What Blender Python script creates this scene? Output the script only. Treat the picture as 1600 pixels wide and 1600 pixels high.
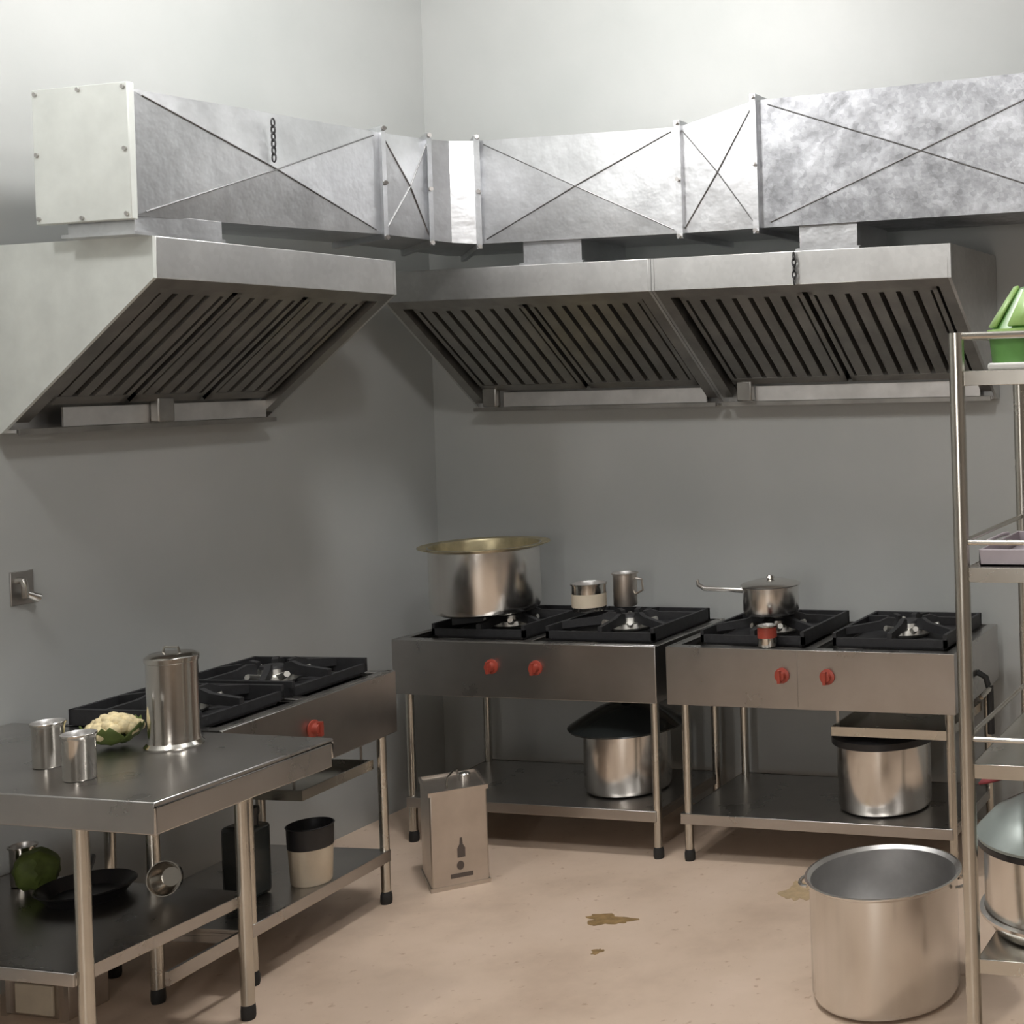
import bpy, bmesh, math, random
from mathutils import Vector, Matrix
PI = math.pi
random.seed(7)
S = bpy.context.scene
for o in list(bpy.data.objects): bpy.data.objects.remove(o)

# ------------------------------------------------------------------ camera
F, CX, CY, EYE, PSI, ROLL, PITCH = 2167., 1578., 610., 1.887, .255, .027, -.013
cam_d = bpy.data.cameras.new('camera'); cam = bpy.data.objects.new('camera', cam_d)
S.collection.objects.link(cam); S.camera = cam
sp, cp, st, ct = math.sin(PSI), math.cos(PSI), math.sin(PITCH), math.cos(PITCH)
R_ = Vector((cp, sp, 0)); U_ = Vector((sp*st, -cp*st, ct)); F_ = Vector((-sp*ct, cp*ct, st))
cr, sr = math.cos(ROLL), math.sin(ROLL)
X_ = R_*cr - U_*sr; Y_ = R_*sr + U_*cr; Z_ = -F_
cam.matrix_world = Matrix(((X_.x, Y_.x, Z_.x, 0), (X_.y, Y_.y, Z_.y, 0), (X_.z, Y_.z, Z_.z, EYE), (0, 0, 0, 1)))
cam_d.sensor_width = 36; cam_d.lens = F/1600*36
cam_d.shift_x = -(CX-800)/1600; cam_d.shift_y = (CY-800)/1600
cam_d.clip_start = .05; cam_d.clip_end = 60

# ------------------------------------------------------------------ light and exposure
S.view_settings.view_transform = 'Standard'; S.view_settings.look = 'None'
S.view_settings.gamma = 1; S.view_settings.use_curve_mapping = False
S.view_settings.exposure = 0.15
w = bpy.data.worlds.new('world'); S.world = w; w.use_nodes = True
w.node_tree.nodes['Background'].inputs[0].default_value = (.8, .9, 1, 1)
w.node_tree.nodes['Background'].inputs[1].default_value = .3

def area(name, loc, target, sx, sy, power, col=(1, 1, 1)):
    d = bpy.data.lights.new(name, 'AREA'); d.shape = 'RECTANGLE'; d.size = sx; d.size_y = sy
    d.energy = power; d.color = col
    o = bpy.data.objects.new(name, d); S.collection.objects.link(o); o.location = loc
    o.rotation_euler = (Vector(target)-Vector(loc)).to_track_quat('-Z', 'Y').to_euler()
    return o
def bulb(name, loc, power, rad=.12, col=(1, .975, .96)):
    d = bpy.data.lights.new(name, 'POINT'); d.shadow_soft_size = rad; d.energy = power; d.color = col
    o = bpy.data.objects.new(name, d); S.collection.objects.link(o); o.location = loc; return o
bulb('unseen_bulb', (-2.8, 4.1, 3.80), 104, .16)
bulb('unseen_bulb', (-3.6, 2.3, 3.55), 42, .12)
bulb('unseen_bulb', (-1.3, 2.4, 3.8), 66, .16)
bulb('unseen_bulb', (1.0, 3.0, 3.4), 30, .14)  # added fill, kept low to brighten the wall beneath the right-hand duct
area('highlight_strip', (-1.15, -2.0, 1.9), (-1.6, 4, 1.5), .13, 1.5, 26, (1, .97, .93))  # unseen strip added behind the camera, narrowed for vertical highlights on pots
area('highlight_strip', (-.35, -2.0, 1.9), (-1.2, 4, 1.5), .07, 1.5, 13, (1, .97, .93))  # second added strip, thinner still, for the same pot highlights

# ------------------------------------------------------------------ materials
def new_mat(name):
    m = bpy.data.materials.new(name); m.use_nodes = True
    nt = m.node_tree; b = nt.nodes['Principled BSDF']; return m, nt, b
def ramp(nt, fac, stops):
    r = nt.nodes.new('ShaderNodeValToRGB'); nt.links.new(fac, r.inputs[0])
    e = r.color_ramp.elements
    while len(e) < len(stops): e.new(.5)
    for k, (p, c) in enumerate(stops):
        e[k].position = p; e[k].color = (*c, 1)
    return r.outputs[0]
def coords(nt, scale=(1, 1, 1), kind='Object'):
    t = nt.nodes.new('ShaderNodeTexCoord'); m = nt.nodes.new('ShaderNodeMapping')
    nt.links.new(t.outputs[kind], m.inputs[0]); m.inputs['Scale'].default_value = scale
    return m.outputs[0]
def noise(nt, vec, scale, detail=4, rough=.55):
    n = nt.nodes.new('ShaderNodeTexNoise'); nt.links.new(vec, n.inputs['Vector'])
    n.inputs['Scale'].default_value = scale; n.inputs['Detail'].default_value = detail
    n.inputs['Roughness'].default_value = rough; return n.outputs['Fac']
def bump(nt, b, h, strength=.1, dist=.01):
    n = nt.nodes.new('ShaderNodeBump'); nt.links.new(h, n.inputs['Height'])
    n.inputs['Strength'].default_value = strength; n.inputs['Distance'].default_value = dist
    nt.links.new(n.outputs[0], b.inputs['Normal'])
def plain(name, col, rough=.5, metal=0., var=.08, scale=12, bm=.0, spec=None):
    m, nt, b = new_mat(name)
    v = coords(nt); n = noise(nt, v, scale)
    lo = tuple(c*(1-var) for c in col); hi = tuple(min(1, c*(1+var)) for c in col)
    nt.links.new(ramp(nt, n, [(.3, lo), (.7, hi)]), b.inputs['Base Color'])
    b.inputs['Roughness'].default_value = rough; b.inputs['Metallic'].default_value = metal
    if spec is not None: b.inputs['Specular IOR Level'].default_value = spec
    if bm: bump(nt, b, n, bm)
    return m
def metal(name, col, r0, r1, stretch=(1, 1, 1), nscale=6, var=.12, aniso=0., bm=0., spangle=0.):
    m, nt, b = new_mat(name)
    v = coords(nt, stretch); n = noise(nt, v, nscale, 5)
    lo = tuple(c*(1-var) for c in col); hi = tuple(min(1, c*(1+var)) for c in col)
    colr = ramp(nt, n, [(.3, lo), (.7, hi)])
    if spangle:
        vo = nt.nodes.new('ShaderNodeTexVoronoi'); nt.links.new(coords(nt), vo.inputs['Vector']); vo.inputs['Scale'].default_value = 55
        g = ramp(nt, vo.outputs['Color'], [(0., (1-spangle,)*3), (1., (1.,)*3)])
        mx = nt.nodes.new('ShaderNodeMix'); mx.data_type = 'RGBA'; mx.blend_type = 'MULTIPLY'; mx.inputs[0].default_value = 1
        nt.links.new(colr, mx.inputs[6]); nt.links.new(g, mx.inputs[7]); colr = mx.outputs[2]
    nt.links.new(colr, b.inputs['Base Color'])
    mr = nt.nodes.new('ShaderNodeMapRange'); nt.links.new(n, mr.inputs[0])
    mr.inputs[3].default_value = r0; mr.inputs[4].default_value = r1
    nt.links.new(mr.outputs[0], b.inputs['Roughness'])
    b.inputs['Metallic'].default_value = 1
    if aniso: b.inputs['Anisotropic'].default_value = aniso
    if bm: bump(nt, b, n, bm, .02)
    return m
M = {}
M['steel'] = metal('brushed_steel', (.49, .475, .46), .22, .36, (1, 1, 1), 5, .08)
M['steel_leg'] = metal('steel_tube', (.60, .58, .53), .2, .32, (1, 1, 1), 6, .06)
M['polished'] = metal('polished_steel', (.62, .60, .56), .10, .2, (1, 1, 1), 6, .06)
M['alu'] = metal('aluminium', (.76, .74, .71), .17, .27, (1, 1, .05), 9, .06)
M['alu_in'] = metal('dull_aluminium', (.74, .73, .72), .32, .45, (1, 1, 1), 8, .12)
M['galv'] = metal('galvanised_sheet', (.62, .63, .645), .28, .50, (1, 1, 1), 3, .2, bm=.55, spangle=.07)
M['galv_worn'] = metal('spangled_galvanised_sheet', (.42, .43, .45), .34, .6, (1, 1, 1), 9, .34, bm=.2, spangle=.3)
M['hood'] = metal('hood_sheet', (.62, .62, .61), .36, .5, (1, 1, 1), 4, .1, bm=.05, spangle=.08)
M['endcap'] = plain('matt_zinc_sheet', (.66, .69, .66), .5, .25, .07, 9, .03)
M['filter'] = metal('greasy_filter_steel', (.34, .33, .31), .36, .5, (1, 1, 1), 10, .15)
M['slot'] = plain('filter_slot', (.02, .02, .02), .7)
M['iron'] = plain('cast_iron', (.022, .022, .024), .55, 0, .2, 40, .1)
M['rubber'] = plain('black_rubber', (.02, .02, .02), .7)
M['black'] = plain('black_enamel', (.018, .018, .02), .3)
M['burner'] = metal('burner_alloy', (.75, .74, .70), .3, .45)
M['red'] = plain('red_plastic', (.33, .055, .035), .4)
M['green'] = plain('green_plastic', (.10, .24, .06), .35, 0, .2, 9)
M['lime'] = plain('lime_green_plastic', (.30, .48, .15), .35, 0, .15, 9)
M['white'] = plain('white_board', (.9, .9, .88), .4, 0, .03)
M['cream'] = plain('cream_card', (.62, .54, .42), .6, 0, .08)
M['print'] = plain('dark_print', (.10, .08, .07), .6)
M['brass'] = plain('tarnished_brim', (.50, .44, .28), .35, .9, .25, 14)
M['tinside'] = metal('tin_plate', (.60, .55, .50), .32, .45, (1, 1, 1), 6, .12)
M['maroon'] = plain('maroon_cloth', (.22, .03, .035), .8, 0, .3, 20)
M['lilac'] = plain('pale_lilac_plastic', (.50, .45, .49), .5, 0, .08)
M['grime'] = plain('grime', (.30, .19, .08), .55, 0, .35, 30)
M['grime_faint'] = plain('faint_grime', (.50, .37, .22), .5, 0, .15, 30)
M['lid_grey'] = plain('grey_green_lid', (.30, .34, .32), .35, .3, .1, 6)
M['crease'] = metal('crease_steel', (.22, .22, .22), .4, .55)
M['floret'] = plain('floret', (.78, .66, .40), .8, 0, .2, 60, .5)
M['leaf'] = plain('leaf', (.10, .14, .03), .6, 0, .3, 20)
M['jar'] = plain('dark_glassy_plastic', (.03, .035, .035), .15)

def wall_mat():
    m, nt, b = new_mat('painted_plaster')
    v = coords(nt); n = noise(nt, v, 1.3, 5); n2 = noise(nt, v, 60, 3)
    nt.links.new(ramp(nt, n, [(.3, (.375, .39, .38)), (.7, (.43, .44, .43))]), b.inputs['Base Color'])
    b.inputs['Roughness'].default_value = .55
    bump(nt, b, n2, .06, .004); return m
M['wall'] = wall_mat()
M['wall_dim'] = plain('dim_unseen_wall', (.30, .27, .24), .7, 0, .1, 2)  # unseen walls, colour made dark to cut the light they bounce back
def floor_mat():
    m, nt, b = new_mat('terrazzo_floor')
    v = coords(nt); n = noise(nt, v, 2.2, 6, .6); n2 = noise(nt, v, 26, 4)
    c1 = ramp(nt, n, [(.25, (.53, .40, .30)), (.5, (.68, .53, .41)), (.78, (.76, .60, .48))])
    c2 = ramp(nt, n2, [(.27, (.62, .5, .4)), (.36, (1, 1, 1))])
    mx = nt.nodes.new('ShaderNodeMix'); mx.data_type = 'RGBA'; mx.blend_type = 'MULTIPLY'; mx.inputs[0].default_value = .7
    nt.links.new(c1, mx.inputs[6]); nt.links.new(c2, mx.inputs[7]); nt.links.new(mx.outputs[2], b.inputs['Base Color'])
    b.inputs['Roughness'].default_value = .42
    return m
M['floor'] = floor_mat()

# ------------------------------------------------------------------ mesh helpers
class MB:
    def __init__(s): s.v = []; s.f = []; s.sm = []
    def add(s, vs, fs, smooth=False):
        k = len(s.v); s.v += [tuple(p) for p in vs]; s.f += [tuple(i+k for i in f) for f in fs]; s.sm += [smooth]*len(fs); return s
    def box(s, x0, x1, y0, y1, z0, z1):
        v = [(x, y, z) for z in (z0, z1) for y in (y0, y1) for x in (x0, x1)]
        return s.add(v, [(0, 2, 3, 1), (4, 5, 7, 6), (0, 1, 5, 4), (2, 6, 7, 3), (0, 4, 6, 2), (1, 3, 7, 5)])
    def hexa(s, b, t):      # two quads, same winding (counter-clockwise from above)
        return s.add(list(b)+list(t), [(3, 2, 1, 0), (4, 5, 6, 7)]+[(i, (i+1) % 4, 4+(i+1) % 4, 4+i) for i in range(4)])
    def prism(s, pts, axis, a, b):   # polygon pts in the other two axes, extruded along axis
        def P(p, t):
            return (t, p[0], p[1]) if axis == 0 else (p[0], t, p[1]) if axis == 1 else (p[0], p[1], t)
        n = len(pts); v = [P(p, a) for p in pts]+[P(p, b) for p in pts]
        return s.add(v, [tuple(range(n))[::-1], tuple(range(n, 2*n))]+[(i, (i+1) % n, n+(i+1) % n, n+i) for i in range(n)])
    def tube(s, pts, r, n=12, closed=False):
        pts = [Vector(p) for p in pts]; rs = r if isinstance(r, (list, tuple)) else [r]*len(pts)
        vs = []; N = len(pts); prev = None
        for i, p in enumerate(pts):
            if closed: d = pts[(i+1) % N]-pts[i-1]
            else: d = pts[min(i+1, N-1)]-pts[max(i-1, 0)]
            d.normalize()
            if prev is None: a = d.orthogonal().normalized()
            else: a = (prev-d*prev.dot(d)).normalized()
            prev = a; b = d.cross(a)
            vs += [p+(a*math.cos(2*PI*k/n)+b*math.sin(2*PI*k/n))*rs[i] for k in range(n)]
        fs = []
        for i in range(N if closed else N-1):
            j = (i+1) % N
            fs += [(i*n+k, i*n+(k+1) % n, j*n+(k+1) % n, j*n+k) for k in range(n)]
        s.add(vs, fs, True)
        if not closed:
            k0 = len(s.v)-len(vs)
            s.f += [tuple(k0+i for i in range(n))[::-1], tuple(k0+(N-1)*n+i for i in range(n))]; s.sm += [False]*2
        return s
    def lathe(s, prof, n=48, c=(0, 0), closed=False):   # prof: (r, z)
        vs = []; fs = []
        for r, z in prof: vs += [(c[0]+r*math.cos(2*PI*k/n), c[1]+r*math.sin(2*PI*k/n), z) for k in range(n)]
        m = len(prof)
        for i in range(m if closed else m-1):
            j = (i+1) % m
            fs += [(i*n+k, i*n+(k+1) % n, j*n+(k+1) % n, j*n+k) for k in range(n)]
        s.add(vs, fs, True)
        return s
    def xf(s, mat):
        s.v = [tuple(mat @ Vector(p)) for p in s.v]; return s
    def build(s, name, mat, parent=None, bevel=0, loc=None, angle=35, recalc=True):
        me = bpy.data.meshes.new(name); me.from_pydata(s.v, [], s.f)
        me.polygons.foreach_set('use_smooth', s.sm)
        bm = bmesh.new(); bm.from_mesh(me)
        if recalc: bmesh.ops.remove_doubles(bm, verts=bm.verts, dist=1e-5); bmesh.ops.recalc_face_normals(bm, faces=bm.faces)
        bm.to_mesh(me); bm.free()
        try: me.set_sharp_from_angle(angle=math.radians(angle))
        except Exception: pass
        me.materials.append(M[mat] if isinstance(mat, str) else mat)
        o = bpy.data.objects.new(name, me); S.collection.objects.link(o)
        if parent: o.parent = parent
        if loc: o.location = loc
        if bevel:
            b = o.modifiers.new('bevel', 'BEVEL'); b.width = bevel; b.segments = 2; b.limit_method = 'ANGLE'; b.angle_limit = math.radians(50)
        return o
def tag(o, label=None, cat=None, group=None, kind=None):
    if label: o['label'] = label
    if cat: o['category'] = cat
    if group: o['group'] = group
    if kind: o['kind'] = kind
    return o
def thing(name, label, cat, loc=(0, 0, 0), rz=0, group=None):
    o = bpy.data.objects.new(name, None); S.collection.objects.link(o); o.empty_display_size = .1
    o.location = loc; o.rotation_euler = (0, 0, rz)
    return tag(o, label, cat, group)
def copy_tree(o, parent=None):
    c = o.copy(); S.collection.objects.link(c)
    if parent: c.parent = parent
    for ch in list(o.children): copy_tree(ch, c)
    return c

# ------------------------------------------------------------------ the room
WX, WY, CEIL, RX, FY = -4.255, 5.61, 4.0, 2.6, -2.1
tag(MB().box(WX-.2, RX+.2, FY-.2, WY+.2, -.15, 0).build('floor', 'floor'), 'speckled tan terrazzo floor', kind='structure')
tag(MB().box(WX-.2, RX+.2, FY-.2, WY+.2, CEIL, CEIL+.15).build('ceiling', 'wall'), kind='structure')
tag(MB().box(WX-.2, WX, FY-.2, WY+.2, 0, CEIL).build('wall_left', 'wall'), kind='structure')
tag(MB().box(WX, RX, WY, WY+.2, 0, CEIL).build('wall_back', 'wall'), kind='structure')
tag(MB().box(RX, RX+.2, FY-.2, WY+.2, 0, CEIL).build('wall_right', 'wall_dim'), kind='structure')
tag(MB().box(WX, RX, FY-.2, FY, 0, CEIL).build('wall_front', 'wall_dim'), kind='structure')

# ------------------------------------------------------------------ extraction hoods
HT, FH, DH, DR = 2.375, .128, .645, .468
def make_hood(name, label, loc, rz, L, nfil, cups, group):
    t = thing(name, label, 'extractor hood', (loc[0], loc[1], HT-FH-DR), rz, group)
    H = FH+DR; zf = DR      # local heights: 0 bottom, H top
    # side panels follow the profile
    for nm, x0 in (('side_panel', 0), ('side_panel', L-.012)):
        MB().prism([(0, H), (0, zf), (DH-.03, 0), (DH, 0), (DH, H)], 0, x0, x0+.012).build(nm, 'endcap' if (rz and x0 == 0) else 'hood', t)
    MB().box(.012, L-.012, 0, .012, zf, H).build('fascia', 'hood', t, .002)
    MB().box(.012, L-.012, .012, DH, H-.01, H).build('top_panel', 'hood', t)
    MB().box(.012, L-.012, DH-.01, DH, .0, H-.01).build('back_panel', 'hood', t)
    # inner lips along the slanted opening
    m = MB()
    def sl(d, off):      # point on slant at fraction d, lifted by off along the inward normal
        nx, nz = DR, DH; q = math.hypot(nx, nz)
        return (d*(DH-.03)+off*nx/q, zf-d*zf+off*nz/q)
    for x0, x1 in ((.012, .06), (L-.06, L-.012)):
        m.prism([sl(0, 0), sl(.93, 0), sl(.93, .045), sl(0, .045)], 0, x0, x1)
    m.prism([sl(0, 0), sl(.06, 0), sl(.06, .045), sl(0, .045)], 0, .06, L-.06)
    m.build('filter_frame', 'filter', t)
    # filters
    gap = .022; W = (L-.12-gap*(nfil+1))/nfil
    d0, d1 = .07, .85
    for k in range(nfil):
        a = .06+gap+k*(W+gap); m = MB()
        m.prism([sl(d0, .058), sl(d1, .058), sl(d1, .066), sl(d0, .066)], 0, a, a+W)
        for x0, x1 in ((a, a+.02), (a+W-.02, a+W)): m.prism([sl(d0, .022), sl(d1, .022), sl(d1, .06), sl(d0, .06)], 0, x0, x1)
        for e0, e1 in ((d0, d0+.05), (d1-.05, d1)): m.prism([sl(e0, .022), sl(e1, .022), sl(e1, .06), sl(e0, .06)], 0, a, a+W)
        nb = max(3, round((W-.04)/.07)); st_ = (W-.04)/nb
        for i in range(nb):
            xa = a+.02+i*st_
            # one shallow channel section running down the slope
            y0, z0 = sl(d0+.03, .024); y1, z1 = sl(d1-.03, .024); y2, z2 = sl(d0+.03, .05); y3, z3 = sl(d1-.03, .05)
            w0, w1 = .011, st_-.011; 
            b = [(xa+w0, y0, z0), (xa+w1, y0, z0), (xa+w1, y1, z1), (xa+w0, y1, z1)]
            tp = [(xa+w0-.004, y2, z2), (xa+w1+.004, y2, z2), (xa+w1+.004, y3, z3), (xa+w0-.004, y3, z3)]
            m.hexa(b, tp)
        m.build('baffle_filter', 'filter', t)
    y, z = sl(.8, .06); q = MB(); q.box(.06, L-.06, .05, DH-.01, zf+.05, zf+.056)
    # dark plenum face behind the filters
    q = MB(); q.prism([sl(.0, .075), sl(.92, .075), sl(.92, .08), sl(0, .08)], 0, .012, L-.012); q.build('plenum_panel', 'slot', t)
    # grease gutter under the filters
    yg = DH-.085
    ya, za = yg, .075
    g = MB(); g.box(.17, L-.06, yg, yg+.008, .014, .078).box(.012, L-.012, yg+.008, DH-.03, .0, .010)
    g.build('grease_gutter', 'alu_in', t)
    MB().box(.014, L-.014, yg-.006, yg+.002, -.006, .012).build('gutter_lip', 'filter', t)
    for c in cups:
        MB().box(c, c+.07, ya-.04, ya-.002, .014, za+.025).build('grease_cup', 'filter', t, .006)
    return t
hg = 'stainless extraction hoods on the two walls'
make_hood('extraction_hood', 'sheet metal extractor hood on the left wall showing its flat end panel', (-3.589, 3.445), PI/2, 1.091, 3, (.50,), hg)
make_hood('extraction_hood', 'sheet metal extractor hood on the back wall beside the corner', (-3.985, 4.958), 0, 1.238, 2, (.085,), hg)
make_hood('extraction_hood', 'sheet metal extractor hood on the back wall nearest the steel rack, chain on its fascia', (-2.745, 4.958), 0, 1.238, 2, (.10,), hg)

# ------------------------------------------------------------------ ventilation duct
duct = thing('ventilation_duct', 'long galvanised sheet metal duct with cross-folded panels above the hoods', 'duct', (-3.6, 3.39, 2.43))
DL = Vector((-3.6, 3.39, 2.43))
path = [  # front xy, back xy, z bottom, z top
    ((-3.600, 3.39), (-3.93, 3.39), 2.430, 2.815), ((-3.632, 4.53), (-3.99, 4.70), 2.478, 2.865),
    ((-3.625, 4.795), (-3.99, 5.10), 2.478, 2.880), ((-3.595, 4.885), (-3.98, 5.36), 2.474, 2.885), ((-3.515, 4.950), (-3.9, 5.38), 2.470, 2.890),
    ((-2.605, 4.960), (-2.61, 5.38), 2.468, 2.885), ((-2.283, 4.965), (-2.283, 5.38), 2.472, 2.965), ((.75, 5.00), (.75, 5.40), 2.490, 3.03)]
def frame(i, t=None):
    return path[i]
def ring(P, grow=0.):
    (fx, fy), (bx, by), z0, z1 = P
    f = Vector((fx, fy, 0)); b = Vector((bx, by, 0)); d = (f-b).normalized()*grow
    f = f+d; b = b-d
    return [Vector((f.x, f.y, z0-grow))-DL, Vector((f.x, f.y, z1+grow))-DL, Vector((b.x, b.y, z1+grow))-DL, Vector((b.x, b.y, z0-grow))-DL]
def lerp(A, B, t):
    return [a.lerp(b, t) for a, b in zip(A, B)]
def duct_section(i, j, mat, crease, nsub=1, mids=()):
    folds = []
    m = MB(); A, B = ring(path[i]), ring(path[j])
    rings = [A]+[ring(path[k]) for k in mids]+[B]
    for P, Q in zip(rings, rings[1:]):
        for k in (1, 2, 3):
            q = [P[k], P[(k+1) % 4], Q[(k+1) % 4], Q[k]]
            m.add(q, [(0, 1, 2, 3)])
        c = (P[0]+P[1]+Q[0]+Q[1])/4
        n = (Q[0]-P[0]).cross(P[1]-P[0]).normalized()
        if crease:
            c = c+n*crease
            m.add([P[0], Q[0], Q[1], P[1], c], [(0, 1, 4), (1, 2, 4), (2, 3, 4), (3, 0, 4)])
            for a, b in ((P[0], Q[1]), (P[1], Q[0])):    # folded ridges
                e0 = a.lerp(c, .08); e1 = b.lerp(c, .08)
                folds.append([e0+n*.001, c+n*.002, e1+n*.001])
        else:
            m.add([P[0], Q[0], Q[1], P[1]], [(0, 1, 2, 3)])
    o = m.build('duct_section', mat, duct, recalc=True, angle=3)
    for f in folds: MB().tube(f, .0026, 6).build('fold_ridge', 'crease', o)
    return o
duct_section(0, 1, 'galv', .022)
duct_section(1, 2, 'galv', .018)
duct_section(2, 4, 'galv', 0, mids=(3,))
duct_section(4, 5, 'galv', .014)
duct_section(5, 6, 'galv', .008)
# the large last run: split in two lengths
path.insert(7, ((-.95, 4.985), (-.95, 5.39), 2.482, 2.995))
duct_section(6, 7, 'galv_worn', .006)
duct_section(7, 8, 'galv_worn', .006)
def flange(i, w=.022, t_=.012):
    r0 = ring(path[i]); r1 = ring(path[i], w)
    # direction along the duct at this frame
    a = Vector((*path[max(i-1, 0)][0], 0)); b = Vector((*path[min(i+1, len(path)-1)][0], 0)); d = (b-a).normalized()*t_
    m = MB()
    n = 4; vs = [p-d for p in r0]+[p-d for p in r1]+[p+d for p in r0]+[p+d for p in r1]
    fs = []
    for k in range(4):
        k2 = (k+1) % 4
        fs += [(k, k2, 4+k2, 4+k), (8+k, 12+k, 12+k2, 8+k2), (4+k, 4+k2, 12+k2, 12+k), (k, 8+k, 8+k2, k2)]
    m.add(vs, fs); f = m.build('flange', 'galv', duct)
    out = (r1[0]-r0[0]); out.z = 0; out = out.normalized()
    for q in (.02, .5, .98):
        p = r1[0].lerp(r1[1], q)+out*.004
        MB().tube([p-out*.01, p+out*.008], .009, 6).build('bolt', 'steel', f)
    return f
for i in (1, 2, 4, 5, 6): flange(i)
# end cap with screws
ec = MB().box(-.345, .018, -.022, 0.002, -.012, .40).build('end_cap', 'endcap', duct, .003)
m = MB()
for x, z in ((-.33, .385), (-.165, .388), (.003, .385), (.003, .20), (-.33, .20), (-.33, .005), (-.165, .0), (.003, .005)):
    MB().tube([(x, -.022, z), (x, -.028, z)], .007, 8).build('screw', 'steel', ec)
# collars down into the hoods
for (x0, x1, y0, y1, zt) in ((-3.86, -3.605, 3.40, 3.73, 2.445), (-3.335, -3.068, 4.985, 5.33, 2.475), (-2.123, -1.885, 4.985, 5.33, 2.480)):
    m = MB(); m.box(x0, x1, y0, y1, HT, zt); m.xf(Matrix.Translation(-DL)); c = m.build('collar', 'galv', duct, .002)
    m = MB(); m.box(x0-.012, x1+.012, y0-.012, y0, HT, HT+.01).box(x0-.012, x0, y0, y1, HT, HT+.012).box(x1, x1+.012, y0, y1, HT, HT+.012)
    m.xf(Matrix.Translation(-DL)).build('collar_rim', 'galv', c)

def chain(name, label, top, n, lean):
    t = MB(); z = 0; x = 0
    for k in range(n):
        pts = []
        for a in range(12):
            u = .0075*math.cos(2*PI*a/12); v = .0155*math.sin(2*PI*a/12)
            pts.append((x+(u if k % 2 else 0), (0 if k % 2 else u), z-.0155+v))
        t.tube(pts, .0028, 6, True); z -= .0235; x += lean
    o = t.build(name, 'iron', loc=top); return tag(o, label, 'chain')
# ------------------------------------------------------------------ gas ranges
def foot_leg(par, x, y, z1, r=.017, name='leg', mat='steel_leg'):
    l = MB().tube([(x, y, .03), (x, y, z1)], r, 16).build(name, mat, par)
    MB().lathe([(0, 0), (.019, 0), (.021, .01), (.021, .03), (r, .045), (r*.9, .05)], 16, (x, y)).build('foot', 'rubber', l)
    return l
def grate(par, x0, x1, y0, y1, z):
    y0 = y0
    cx, cy = (x0+x1)/2, (y0+y1)/2
    g = MB(); th = .014; h = .05
    g.box(x0, x1, y0, y0+th, z, z+.03).box(x0, x1, y1-th, y1, z, z+h).box(x0, x0+th, y0, y1, z, z+h).box(x1-th, x1, y0, y1, z, z+h)
    hx, hy = (x1-x0)/2-.005, (y1-y0)/2-.005
    for k in range(6):
        a = PI/6+k*PI/3; c, s = math.cos(a), math.sin(a)
        R = min(hx/max(abs(c), 1e-6), hy/max(abs(s), 1e-6))
        pr = [(.052, .04), (.055, .072), (.085, .078), (.12, .064), (R, .05), (R, .022), (.10, .03)]
        nrm = Vector((-s, c, 0))*.010
        A = [Vector((cx+c*r, cy+s*r, z+q))-nrm for r, q in pr]; B = [p+nrm*2 for p in A]
        n = len(pr); g.add(A+B, [tuple(range(n)), tuple(range(n, 2*n))[::-1]]+[(i, n+i, n+(i+1) % n, (i+1) % n) for i in range(n)])
    MB().box(x0+.016, x1-.016, y0+.016, y1-.016, z-.012, z-.002).build('burner_well', 'iron', par)
    o = g.build('pan_support', 'iron', par)
    b = MB().lathe([(0, z+.0), (.075, z), (.085, z+.012), (.08, z+.03), (.05, z+.034), (.045, z+.052), (0, z+.055)], 28, (cx, cy))
    for k in range(6):
        a = k*PI/3; b.box(-.016, .016, .06, .10, z+.012, z+.028) if False else None
        c, s = math.cos(a), math.sin(a)
        b.tube([(cx+.05*c, cy+.05*s, z+.02), (cx+.125*c, cy+.125*s, z+.045)], [.016, .011], 8)
    bb = b.build('burner', 'burner', par)
    MB().lathe([(.045, z+.052), (.04, z+.062), (0, z+.066)], 20, (cx, cy)).build('burner_cap', 'iron', bb)
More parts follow.
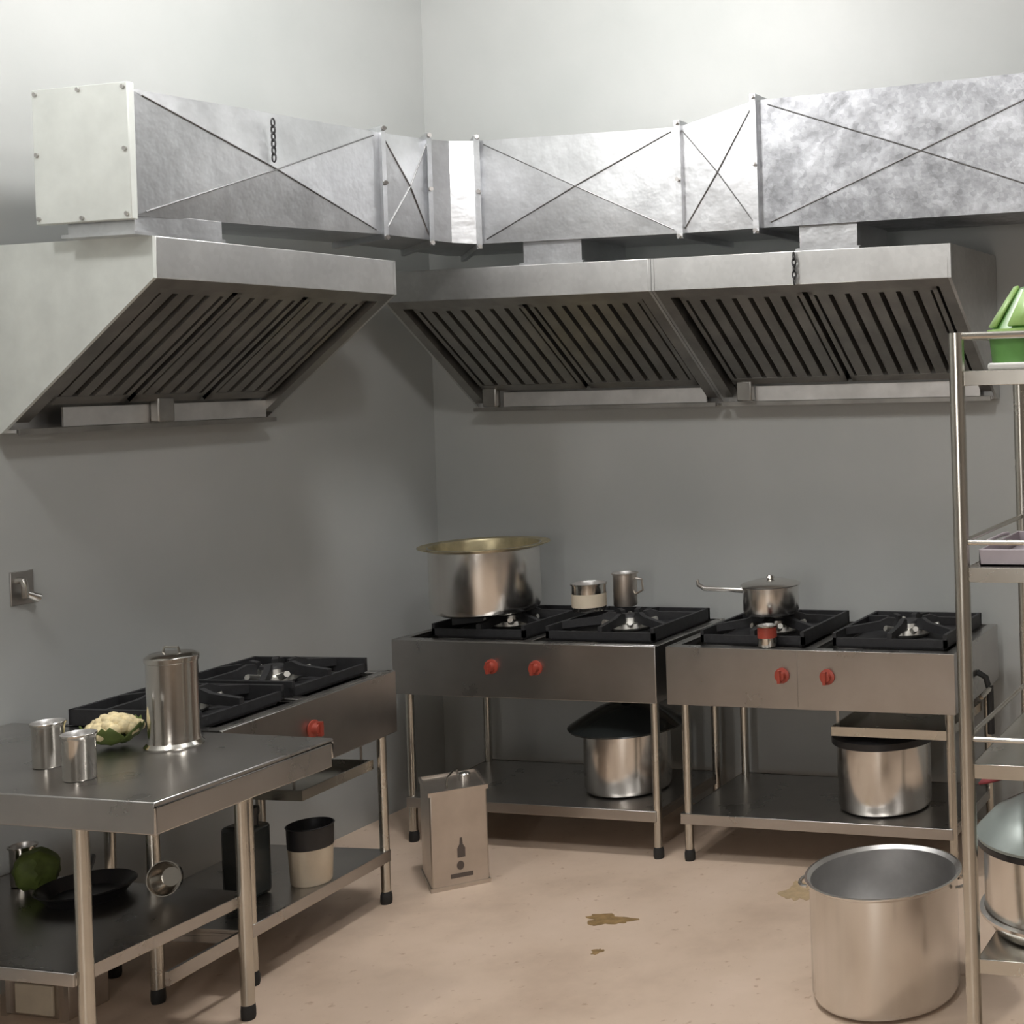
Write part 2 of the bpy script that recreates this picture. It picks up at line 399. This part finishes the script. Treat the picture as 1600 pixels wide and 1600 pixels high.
def make_range(label, loc, rz, L, D, knobs, grates, trays, legs, hs, shelf_x, rail=None, seam=None, group=None, face='steel'):
    t = thing('gas_range', label, 'gas range', loc, rz, group)
    H, AP = .85, .226
    # body: shallow tray with rim
    m = MB(); m.box(0, L, 0, .012, H-AP, H).box(0, L, D-.012, D, H-AP, H).box(0, .012, .012, D-.012, H-AP, H).box(L-.012, L, .012, D-.012, H-AP, H)
    m.box(.012, L-.012, .012, D-.012, H-.045, H-.035)
    m.box(.012, L-.012, .012, .05, H-.012, H).box(.012, .04, .05, D-.012, H-.012, H).box(L-.04, L-.012, .05, D-.012, H-.012, H)
    if len(grates) > 1: m.box(L/2-.02, L/2+.02, .05, D-.012, H-.012, H)
    if seam: m.box(seam, seam+.003, -.0015, 0, H-AP+.01, H-.004)
    m.build('body', face, t, .003)
    for x in knobs:
        k = MB().lathe([(0, 0), (.03, 0), (.03, .005), (.02, .008), (.018, .028), (0, .031)], 20)
        k.box(-.006, .006, -.024, .024, .02, .036)
        k.xf(Matrix.Translation((x, -.001, H-.098)) @ Matrix.Rotation(PI/2, 4, 'X'))
        k.build('knob', 'red', t)
    for (a, b) in grates: grate(t, a, b, .10, D-.03, H-.034+.035)
    for (a, b, z) in trays:
        m = MB(); m.box(a, b, .06, D-.08, z, z+.006).box(a, b, .06, .066, z+.006, z+.035).box(a, b, D-.086, D-.08, z+.006, z+.035)
        m.box(a, a+.006, .066, D-.086, z+.006, z+.035).box(b-.006, b, .066, D-.086, z+.006, z+.035)
        tr = m.build('drip_tray', 'steel_leg', t)
        for x in (a+.012, b-.012):
            for y in (.1, D-.12): MB().box(x-.006, x+.006, y-.001, y+.001, z+.02, H-AP+.02).build('tray_hanger', 'steel', tr)
    for (x, y) in legs: foot_leg(t, x, y, H-AP+.03)
    x0, x1 = shelf_x
    m = MB(); m.box(x0, x1, .03, D-.03, hs-.012, hs).box(x0, x1, .022, .03, hs-.042, hs).box(x0, x1, D-.03, D-.022, hs-.042, hs)
    m.box(x0, x0+.008, .03, D-.03, hs-.042, hs-.012).box(x1-.008, x1, .03, D-.03, hs-.042, hs-.012)
    m.build('shelf', 'steel', t, .002)
    if rail: MB().box(rail[0], rail[1], .022, .034, hs-.042, hs).build('shelf_rail', 'steel', t)
    return t
rg = 'stainless two-burner gas ranges'
LA = 1.209; LB = 1.179
ra = make_range('stainless gas range in the corner carrying the big stock pot', (-3.950, 4.891, 0), 0, LA, .616, (.474, .677), ((.12, .56), (.66, 1.15)),
    (), ((.045, .045), (LA-.035, .045), (.045, .56), (LA-.035, .56)), .19, (.03, LA-.03), group=rg)
rb = make_range('stainless gas range on the back wall nearest the steel rack, its red knobs clearly seen', (-2.695, 4.891, 0), 0, LB, .616, (.49, .675), ((.10, .54), (.66, 1.12)),
    ((.66, 1.125, .512),), ((.055, .045), (LB-.035, .045), (.055, .56), (LB-.035, .56)), .19, (.03, LB-.03), seam=.55, group=rg)
PHI = -.072; sL = .862
ox, oy = -3.505-sL*math.sin(PHI), 4.358-sL*math.cos(PHI)
rl = make_range('stainless gas range against the left wall behind the work table', (ox, oy, 0), PI/2-PHI, sL, .60, (.405,), ((.02, .40), (.44, .84)),
    ((.42, .80, .50),), ((.14, .04), (sL-.04, .04), (.14, .55), (sL-.04, .55)), .197, (.08, sL-.03), rail=(-.22, .08), group=rg)
# gas tap and hose at the end of the right range
m = MB(); m.tube([(LB, .30, .72), (LB+.035, .30, .70), (LB+.05, .30, .64)], .012, 10).tube([(LB+.05, .30, .67), (LB+.05, .30, .48)], .014, 10)
gv = m.build('gas_hose', 'rubber', rb)
MB().tube([(LB+.03, .24, .635), (LB+.055, .31, .665)], .011, 10).build('gas_valve', 'polished', gv)

# ------------------------------------------------------------------ work table
tb = thing('work_table', 'stainless work table in the left foreground with a lower shelf', 'table', (-3.023, 2.848, 0))
TX = WX+.01+3.023     # left end against the wall, local
TD = .632
m = MB()
m.box(TX, 0, 0, TD, .838, .85); m.box(TX, 0, 0, .008, .765, .838).box(TX, 0, TD-.008, TD, .79, .838).box(-.008, 0, .008, TD-.008, .765, .838)
m.build('tabletop', 'steel', tb, .004)
for x, y in ((-.297, .052), (-.297, .585), (-.67, .622), (TX+.06, .052)):
    foot_leg(tb, x, y, .838, .0195)
m = MB(); m.box(TX, -.305, .03, TD-.03, .363, .375).box(TX, -.305, .022, .03, .340, .375).box(TX, -.305, TD-.03, TD-.022, .340, .375).box(-.313, -.305, .03, TD-.03, .340, .363)
m.build('shelf', 'steel', tb, .002)

# ------------------------------------------------------------------ pots and pans
def vessel(name, label, cat, c, z, r, h, mat='alu', flare=0., brim=.006, foot_r=.02, handles=0, ha=0, inner='alu_in', group=None, hz=.8, th=.004, hsz=1.):
    t = thing(name, label, cat, (c[0], c[1], z), group=group)
    R = r
    prof = [(0, 0), (R-foot_r, 0), (R-foot_r*.3, foot_r*.3), (R, foot_r), (R, h-.012), (R+flare, h-.004), (R+flare+brim, h-.002), (R+flare+brim, h+.002), (R+flare, h+.003)]
    MB().lathe(prof, 64).build('pot_body' if cat == 'pot' else 'body', mat, t)
    MB().lathe([(R+flare, h+.003), (R-th, h-.008), (R-th, foot_r+th), (R-foot_r, th), (0, th)], 64).build('pot_inside' if cat == 'pot' else 'inside', inner, t)
    for k in range(handles):
        a = ha+PI*k; cs, sn = math.cos(a), math.sin(a)
        pts = []
        for i in range(9):
            u = PI*i/8; rr = R+.002+.032*hsz*math.sin(u); tt = -.05*hsz*math.cos(u)
            pts.append((cs*rr-sn*tt, sn*rr+cs*tt, h*hz))
        MB().tube(pts, .006*hsz, 8).build('handle', mat, t)
    return t
vessel('stock_pot', 'huge open aluminium stock pot standing on the floor by the rack', 'pot', (-1.478, 3.98), 0, .226, .372, handles=2, ha=3.30, flare=.006, brim=.008, hz=.92, foot_r=.035)
sp_ = vessel('stock_pot', 'wide aluminium stock pot with flared yellowish brim on the corner range', 'pot', (-3.685, 5.16), .930, .226, .28, flare=0, inner='brass', foot_r=.03)
MB().lathe([(.226, .268), (.262, .280), (.268, .282), (.268, .286), (.262, .286), (.226, .276), (.224, .270)], 64).build('brim', 'brass', sp_)
pa = vessel('cooking_pot', 'aluminium cooking pot with dark domed lid under the corner range', 'pot', (-3.055, 5.20), .19, .178, .255, foot_r=.025)
m = MB().lathe([(.182, .256), (.235, .262), (.24, .27), (.20, .295), (.12, .34), (.05, .362), (0, .368)], 48)
ld = m.build('lid', 'jar', pa); MB().lathe([(0, .366), (.012, .368), (.012, .38), (.024, .39), (.02, .40), (0, .402)], 20).build('lid_knob', 'black', ld)
pb = vessel('cooking_pot', 'aluminium cooking pot with black cover under the range nearest the rack', 'pot', (-1.90, 5.16), .19, .185, .26, foot_r=.025)
m = MB().lathe([(.190, .262), (.205, .264), (.205, .29), (.18, .305), (0, .315)], 48); m.build('lid', 'black', pb)
# sauce pan on the range near the rack
pn = vessel('sauce_pan', 'small lidded aluminium sauce pan with long handle pointing left', 'pan', (-2.375, 5.18), .934, .112, .115, foot_r=.02)
m = MB().lathe([(.118, .117), (.122, .121), (.114, .127), (.07, .138), (0, .142)], 40); l_ = m.build('lid', 'alu', pn)
MB().lathe([(0, .14), (.012, .142), (.018, .15), (.012, .158), (0, .16)], 16).build('lid_knob', 'alu', l_)
MB().tube([(-.109, -.01, .095), (-.19, -.02, .10), (-.28, -.03, .105), (-.305, -.03, .12), (-.31, -.03, .14)], [.010, .009, .010, .009, .006], 10).build('handle', 'alu', pn)
t = vessel('milk_pan', 'small dented steel can with pale band behind the corner range burner', 'can', (-3.215, 5.20), .930, .07, .115, mat='polished', foot_r=.008)
MB().lathe([(.0708, .02), (.0712, .02), (.0712, .075), (.0708, .075)], 40).build('band', 'cream', t)
t = vessel('steel_mug', 'brown steel mug half hidden behind the dented can', 'mug', (-3.12, 5.33), .930, .05, .14, mat='tinside', foot_r=.008)
MB().tube([(.048, 0, .12), (.08, 0, .115), (.085, 0, .07), (.048, 0, .05)], .005, 8).build('handle', 'tinside', t)
t = vessel('steel_tumbler', 'small steel tumbler with red band standing in front of the sauce pan', 'tumbler', (-2.287, 4.944), .852, .036, .08, mat='polished', foot_r=.004)
MB().lathe([(.0362, .035), (.0372, .035), (.0372, .076), (.0362, .076)], 32).build('band', 'red', t)
# things on the table
cn = thing('steel_canister', 'tall lidded stainless canister with flared foot on the work table', 'canister', (-3.452, 3.33, .85))
MB().lathe([(0, 0), (.078, 0), (.080, .006), (.070, .016), (.068, .03), (.068, .25), (.071, .252), (.071, .258), (0, .258)], 56).build('body', 'polished', cn)
l_ = MB().lathe([(.0, .258), (.072, .258), (.072, .266), (.06, .274), (.03, .277), (0, .278)], 48).build('lid', 'polished', cn)
MB().tube([(-.03, 0, .276), (-.025, 0, .292), (.025, 0, .292), (.03, 0, .276)], .004, 8).build('lid_handle', 'polished', l_)
g = 'steel tumblers on the work table'
c1 = vessel('steel_tumbler', 'steel tumbler on the work table, nearest the left wall', 'tumbler', (-3.635, 3.085), .85, .040, .122, mat='polished', flare=.003, brim=.001, foot_r=.004, group=g)
c2 = copy_tree(c1); c2.location = (-3.425, 2.995, .85); tag(c2, 'steel tumbler on the work table, nearest the front edge')
# cauliflower
cf = thing('cauliflower', 'trimmed cream cauliflower head beside the canister on the table', 'cauliflower', (-3.63, 3.29, .852))
m = MB()
def blob(m, c, r, seed, sub=2, sq=1.):
    bm = bmesh.new(); bmesh.ops.create_icosphere(bm, subdivisions=sub, radius=1)
    rnd = random.Random(seed)
    vs = []
    for v in bm.verts:
        k = 1+.12*math.sin(7*v.co.x+seed)*math.cos(6*v.co.y-seed)+rnd.uniform(-.04, .04)
        vs.append((c[0]+v.co.x*r*k, c[1]+v.co.y*r*k, c[2]+v.co.z*r*k*sq))
    m.add(vs, [tuple(v.index for v in f.verts) for f in bm.faces], True); bm.free()
rnd = random.Random(3)
for k in range(26):
    a = k*2.4; q = math.sqrt((k+.5)/26); rr = .062*q
    blob(m, (rr*math.cos(a), rr*math.sin(a), .045+.035*math.cos(q*1.5)), .021, k, 2)
m.build('floret', 'floret', cf, recalc=False, angle=80)['kind'] = 'stuff'
m = MB()
for k in range(5):
    a = k*1.25+.3; c, s = math.cos(a), math.sin(a); base = Vector((.02*c, .02*s, .006))
    vs = []; 
    for i in range(6):
        u = i/5; r_ = .02+.065*u; z = .006+.055*u*u; wdt = .042*math.sin(PI*(u*.8+.12))
        for sgn in (-1, 0, 1): vs.append((c*r_-s*wdt*sgn, s*r_+c*wdt*sgn, z+abs(sgn)*.01))
    fs = [(i*3+j, i*3+j+1, i*3+j+4, i*3+j+3) for i in range(5) for j in (0, 1)]
    mm = MB().add(vs, fs, True); lf = mm.build('leaf', 'leaf', cf, recalc=False)
    so = lf.modifiers.new('solid', 'SOLIDIFY'); so.thickness = .003
# things on the table's shelf
fp = thing('frying_pan', 'black frying pan lying on the shelf of the work table', 'pan', (-3.80, 3.33, .375), 2.4)
MB().lathe([(0, 0), (.10, 0), (.13, .035), (.134, .037), (.13, .04), (.098, .006), (0, .006)], 48).build('pan_bowl', 'black', fp)
MB().tube([(.125, 0, .03), (.20, -.01, .045), (.25, -.015, .05)], [.009, .011, .009], 8).build('handle', 'black', fp)
bw = MB().lathe([(0, 0), (.03, 0), (.05, .03), (.052, .045), (.049, .045), (.047, .03), (.028, .004), (0, .004)], 40)
bw.xf(Matrix.Translation((-3.552, 3.40, .4285)) @ Matrix.Rotation(math.radians(78), 4, 'X') @ Matrix.Rotation(.3, 4, 'Y'))
tag(bw.build('steel_bowl', 'polished'), 'small steel bowl lying on its side on the lower table shelf, rim glinting', 'bowl')
def at_shelf(name, label, cat, x, y, build):
    t = thing(name, label, cat, (x, y, .357)); build(t); return t
t = vessel('steel_tumbler', 'small steel tumbler at the dark left end of the lower table shelf', 'tumbler', (-4.10, 3.38), .375, .035, .12, mat='polished', foot_r=.004)
m = MB(); blob(m, (0, 0, .06), .062, 5, 3); tag(m.build('cabbage', 'leaf', loc=(-3.99, 3.33, .386)), 'dark green cabbage on the lower table shelf beside the frying pan', 'cabbage')
m = MB(); blob(m, (0, 0, .04), .05, 9, 3, .8); tag(m.build('green_gourd', 'leaf', loc=(-4.07, 3.20, .384)), 'small dark green gourd beside the cabbage on the lower shelf', 'gourd')
# box on the floor under the table
bx = thing('storage_box', 'cream fronted box with pale metal uprights on the floor below the table', 'box', (-4.105, 3.30, 0))
MB().box(0, .245, .01, .15, 0, .115).build('box_body', 'tinside', bx, .004)
MB().box(.05, .195, 0, .01, .012, .103).build('front_panel', 'cream', bx, .003)
for x in (.0, .225): MB().box(x, x+.02, -.004, .01, 0, .118).build('upright', 'alu', bx)
# things on the left range's lower shelf
tn = thing('paint_pail', 'small pail with cream lower half and dark top on the left range shelf', 'pail', (-3.575, 3.99, .197))
MB().lathe([(0, 0), (.062, 0), (.066, .006), (.072, .135), (.0, .135)], 40).build('body', 'cream', tn)
MB().lathe([(.0715, .125), (.0735, .127), (.075, .195), (.078, .198), (.074, .20), (.068, .13), (0, .128)], 40).build('dark_top', 'black', tn)
bt = thing('plastic_jerrycan', 'dark upright jerrycan beside the cream pail on the range shelf', 'jerrycan', (-3.70, 3.84, .197))
MB().box(-.06, .06, -.05, .05, 0, .24).build('body', 'jar', bt, .015)
MB().lathe([(.018, .24), (.018, .275), (.022, .276), (.022, .30), (0, .302)], 20, (.03, 0)).build('cap', 'black', bt)

# ------------------------------------------------------------------ oil tin on the floor
ti = thing('oil_tin', 'square upright cooking oil tin standing on the floor before the corner range', 'tin', (-3.437, 4.432, 0), math.radians(45))
TW, TDp, THt = .205, .255, .375
m = MB(); m.box(0, TW, 0, TDp, .004, THt-.01)
m.build('body', 'tinside', ti, .006)
for z in (0, THt-.016):
    m = MB(); m.box(-.004, TW+.004, -.004, .004, z, z+.016).box(-.004, TW+.004, TDp-.004, TDp+.004, z, z+.016).box(-.004, .004, 0, TDp, z, z+.016).box(TW-.004, TW+.004, 0, TDp, z, z+.016)
    m.build('seam_rim', 'tinside', ti)
MB().lathe([(0, THt-.01), (.024, THt-.01), (.024, THt+.012), (.02, THt+.016), (0, THt+.016)], 20, (TW*.72, TDp*.62)).build('cap', 'alu', ti)
MB().tube([(TW*.35, TDp*.25, THt-.01), (TW*.36, TDp*.27, THt+.028), (TW*.5, TDp*.5, THt+.036), (TW*.62, TDp*.72, THt+.028), (TW*.64, TDp*.75, THt-.01)], .004, 8).build('wire_handle', 'polished', ti)
# bottle emblem and strip printed on the front
m = MB(); cxb = TW*.52
pts = [(-.004, .19), (.004, .19), (.006, .165), (.014, .15), (.014, .115), (-.014, .115), (-.014, .15), (-.006, .165)]
m.prism([(cxb+a, b) for a, b in pts], 1, -.0012, 0)
m.lathe([(0, 0), (.014, 0), (.014, .001), (0, .001)], 24)
em = MB(); em.prism([(cxb+a, b) for a, b in pts], 1, -.0012, 0)
em.prism([(cxb-.004+.013*math.cos(k*PI/8), .085+.017*math.sin(k*PI/8)) for k in range(16)], 1, -.0012, 0)
em.build('printed_emblem', 'print', ti)
MB().box(cxb-.04, cxb+.04, -.0012, 0, .040, .056).build('printed_strip', 'print', ti)

# ------------------------------------------------------------------ steel rack on the right
rk = thing('steel_rack', 'tall stainless shelving rack on the right with four tubular-edged shelves', 'rack', (-.965, 3.2, 0))
RW, RD, RH = .95, .61, 1.985
for x, y in ((0, 0), (0, RD), (RW, 0), (RW, RD)):
    p = MB().tube([(x, y, .03), (x, y, RH)], .019, 18).build('post', 'steel_leg', rk)
    MB().lathe([(0, 0), (.02, 0), (.022, .01), (.022, .03), (.019, .04)], 16, (x, y)).build('foot', 'rubber', p)
for z in (.472, .945, 1.42, 1.893):
    m = MB(); m.box(.012, RW-.012, .0, RD, z-.006, z).box(.012, RW-.012, -.004, 0, z-.035, z).box(.012, RW-.012, RD, RD+.004, z-.035, z).box(.012, .016, 0, RD, z-.035, z-.006).box(RW-.016, RW-.012, 0, RD, z-.035, z-.006)
    s_ = m.build('shelf', 'steel_leg', rk, .001)
    r_ = MB()
    zr = z+.06 if z < 1.8 else RH-.008
    if z > .6:
        r_.tube([(0, 0, zr), (RW, 0, zr)], .0065 if z < 1.8 else .009, 10).tube([(0, RD, zr), (RW, RD, zr)], .0065, 10).tube([(0, 0, zr), (0, RD, zr)], .0065, 10)
        r_.build('guard_rail', 'steel_leg', s_)
# tray and tub on top
tr = thing('white_tray', 'flat white tray on the top shelf of the rack', 'tray', (-.90, 3.24, 1.893))
MB().box(.0, .62, 0, .42, 0, .018).build('tray_body', 'white', tr, .006)
ub = thing('plastic_tub', 'green plastic tub turned upside down on the white tray', 'tub', (-.765, 3.42, 1.911))
MB().lathe([(0, .19), (.085, .19), (.105, .182), (.165, .085), (.172, .08), (.172, .07), (.165, .0), (.158, 0), (.16, .07), (.10, .17), (0, .18)], 56).build('tub_body', 'green', ub)
m = MB()
m.lathe([(.166, .083), (.176, .083), (.178, .062), (.168, .06)], 56)
m.build('rim', 'lime', ub)
m = MB()
for k in range(9):
    a = PI*.72+k*2*PI/9; c, s = math.cos(a), math.sin(a)
    P = []
    for r0, z0 in ((.100, .188), (.166, .088)):
        for sg in (-1, 1):
            ww = .20
            P.append((r0*1.012*math.cos(a+sg*ww), r0*1.012*math.sin(a+sg*ww), z0))
    m.add([P[0], P[1], P[3], P[2]], [(0, 1, 2, 3)])
rb_ = m.build('rib', 'lime', ub, recalc=False); so = rb_.modifiers.new('solid', 'SOLIDIFY'); so.thickness = .006
# second shelf: lilac tray; third shelf: folded things; red cloth; bottom: pot
t = thing('plastic_tray', 'pale lilac plastic tray on the second rack shelf from the top', 'tray', (-.93, 3.23, 1.42))
MB().box(0, .55, 0, .38, 0, .006).box(0, .55, 0, .006, 0, .04).box(0, .55, .374, .38, 0, .04).box(0, .006, 0, .38, 0, .04).box(.544, .55, 0, .38, 0, .04).build('tray_body', 'lilac', t, .002)
MB().tube([(.0, .1, .045), (-.01, .12, .045), (-.01, .26, .045), (0, .28, .045)], .005, 8).build('handle', 'lilac', t)
t = thing('steel_dish', 'low oval steel dish on the third rack shelf', 'dish', (-.68, 3.40, .945))
MB().lathe([(0, 0), (.10, 0), (.15, .05), (.16, .052), (.148, .048), (.098, .006), (0, .006)], 48).build('dish_body', 'alu_in', t)
m = MB(); 
for k in range(3): m.box(-.93+.18*k, -.76+.18*k, 3.24, 3.45, .80+.004*k, .835)
rp = thing('stock_pot', 'large lidded aluminium pot on the bottom shelf of the rack', 'pot', (-.775, 3.46, .472))
MB().lathe([(0, 0), (.19, 0), (.205, .008), (.222, .04), (.222, .215), (.228, .218), (.228, .222), (0, .222)], 64).build('pot_body', 'alu', rp)
MB().lathe([(.224, .04), (.236, .045), (.236, .052), (.224, .055)], 64).build('base_ring', 'alu', rp)
MB().lathe([(.229, .218), (.240, .222), (.240, .236), (.229, .240)], 64).build('rim_band', 'black', rp)
l_ = MB().lathe([(.24, .238), (.24, .245), (.20, .285), (.12, .325), (.05, .338), (0, .34)], 64).build('lid', 'lid_grey', rp)
rc = thing('folded_cloth', 'dark maroon cloth heaped on the pot lid under the third shelf', 'cloth', (-.87, 3.56, .815))
m = MB(); nx, ny = 22, 14; vs = []
for j in range(ny):
    for i in range(nx):
        x = -.15+.36*i/(nx-1); y = -.08+.20*j/(ny-1)
        r = math.hypot(x-.025, y+.12); zz = .013-.11*max(0, r-.0)**1.2*3
        vs.append((x, y, max(zz, -.09)+.012*math.sin(38*x+5*y)*math.cos(23*y)+.022))
fs = [(j*nx+i, j*nx+i+1, (j+1)*nx+i+1, (j+1)*nx+i) for j in range(ny-1) for i in range(nx-1)]
cl = m.add(vs, fs, True).build('cloth_sheet', 'maroon', rc, recalc=False); so = cl.modifiers.new('solid', 'SOLIDIFY'); so.thickness = .006; so.offset = 1

# ------------------------------------------------------------------ small wall and floor things
wt = thing('wall_tap', 'small dark pipe stub with a tap on the left wall', 'tap', (WX, 3.53, 1.30))
MB().box(0, .006, -.035, .045, -.08, .03).build('wall_plate', 'steel', wt, .002)
MB().tube([(.006, -.01, .0), (.03, -.01, .0), (.035, -.01, -.02), (.035, -.01, -.055)], .011, 10).build('pipe', 'polished', wt)
MB().tube([(.035, -.01, -.04), (.04, .03, -.062)], [.010, .016], 12).build('tap_handle', 'polished', wt)
tag(chain('hanging_chain', '', (-3.580, 3.935, 2.815), 6, .0), 'short dark chain hanging over the left duct run', 'chain')
tag(chain('hanging_chain', '', (-2.131, 4.945, 2.37), 5, .0), 'short dark chain hanging down the fascia of the right hood', 'chain')
def stain(label, x, y, sx, sy, seed, a=0, mat='grime'):
    rnd = random.Random(seed); n = 40; ph = [rnd.uniform(0, 6.3) for _ in range(5)]
    rim = []
    for k in range(n):
        u = 2*PI*k/n; r = 1+.22*math.sin(3*u+ph[0])+.14*math.sin(5*u+ph[1])+.1*math.sin(9*u+ph[2])+.05*math.sin(15*u+ph[3])
        px, py = sx*r*math.cos(u), sy*r*math.sin(u)
        rim.append((px*math.cos(a)-py*math.sin(a), px*math.sin(a)+py*math.cos(a)))
    m = MB().prism(rim, 2, 0, .0012)
    tag(m.build('floor_stain', mat, loc=(x, y, .0002)), label, 'stain')
stain('brown spilt stain on the floor in front of the two ranges', -2.642, 4.33, .085, .045, 1)
stain('tiny dark crumb of dirt on the floor below the brown stain', -2.532, 4.077, .018, .022, 2)
stain('faint tan stain on the floor left of the big floor pot', -2.08, 4.70, .055, .09, 5, .4, 'grime_faint')
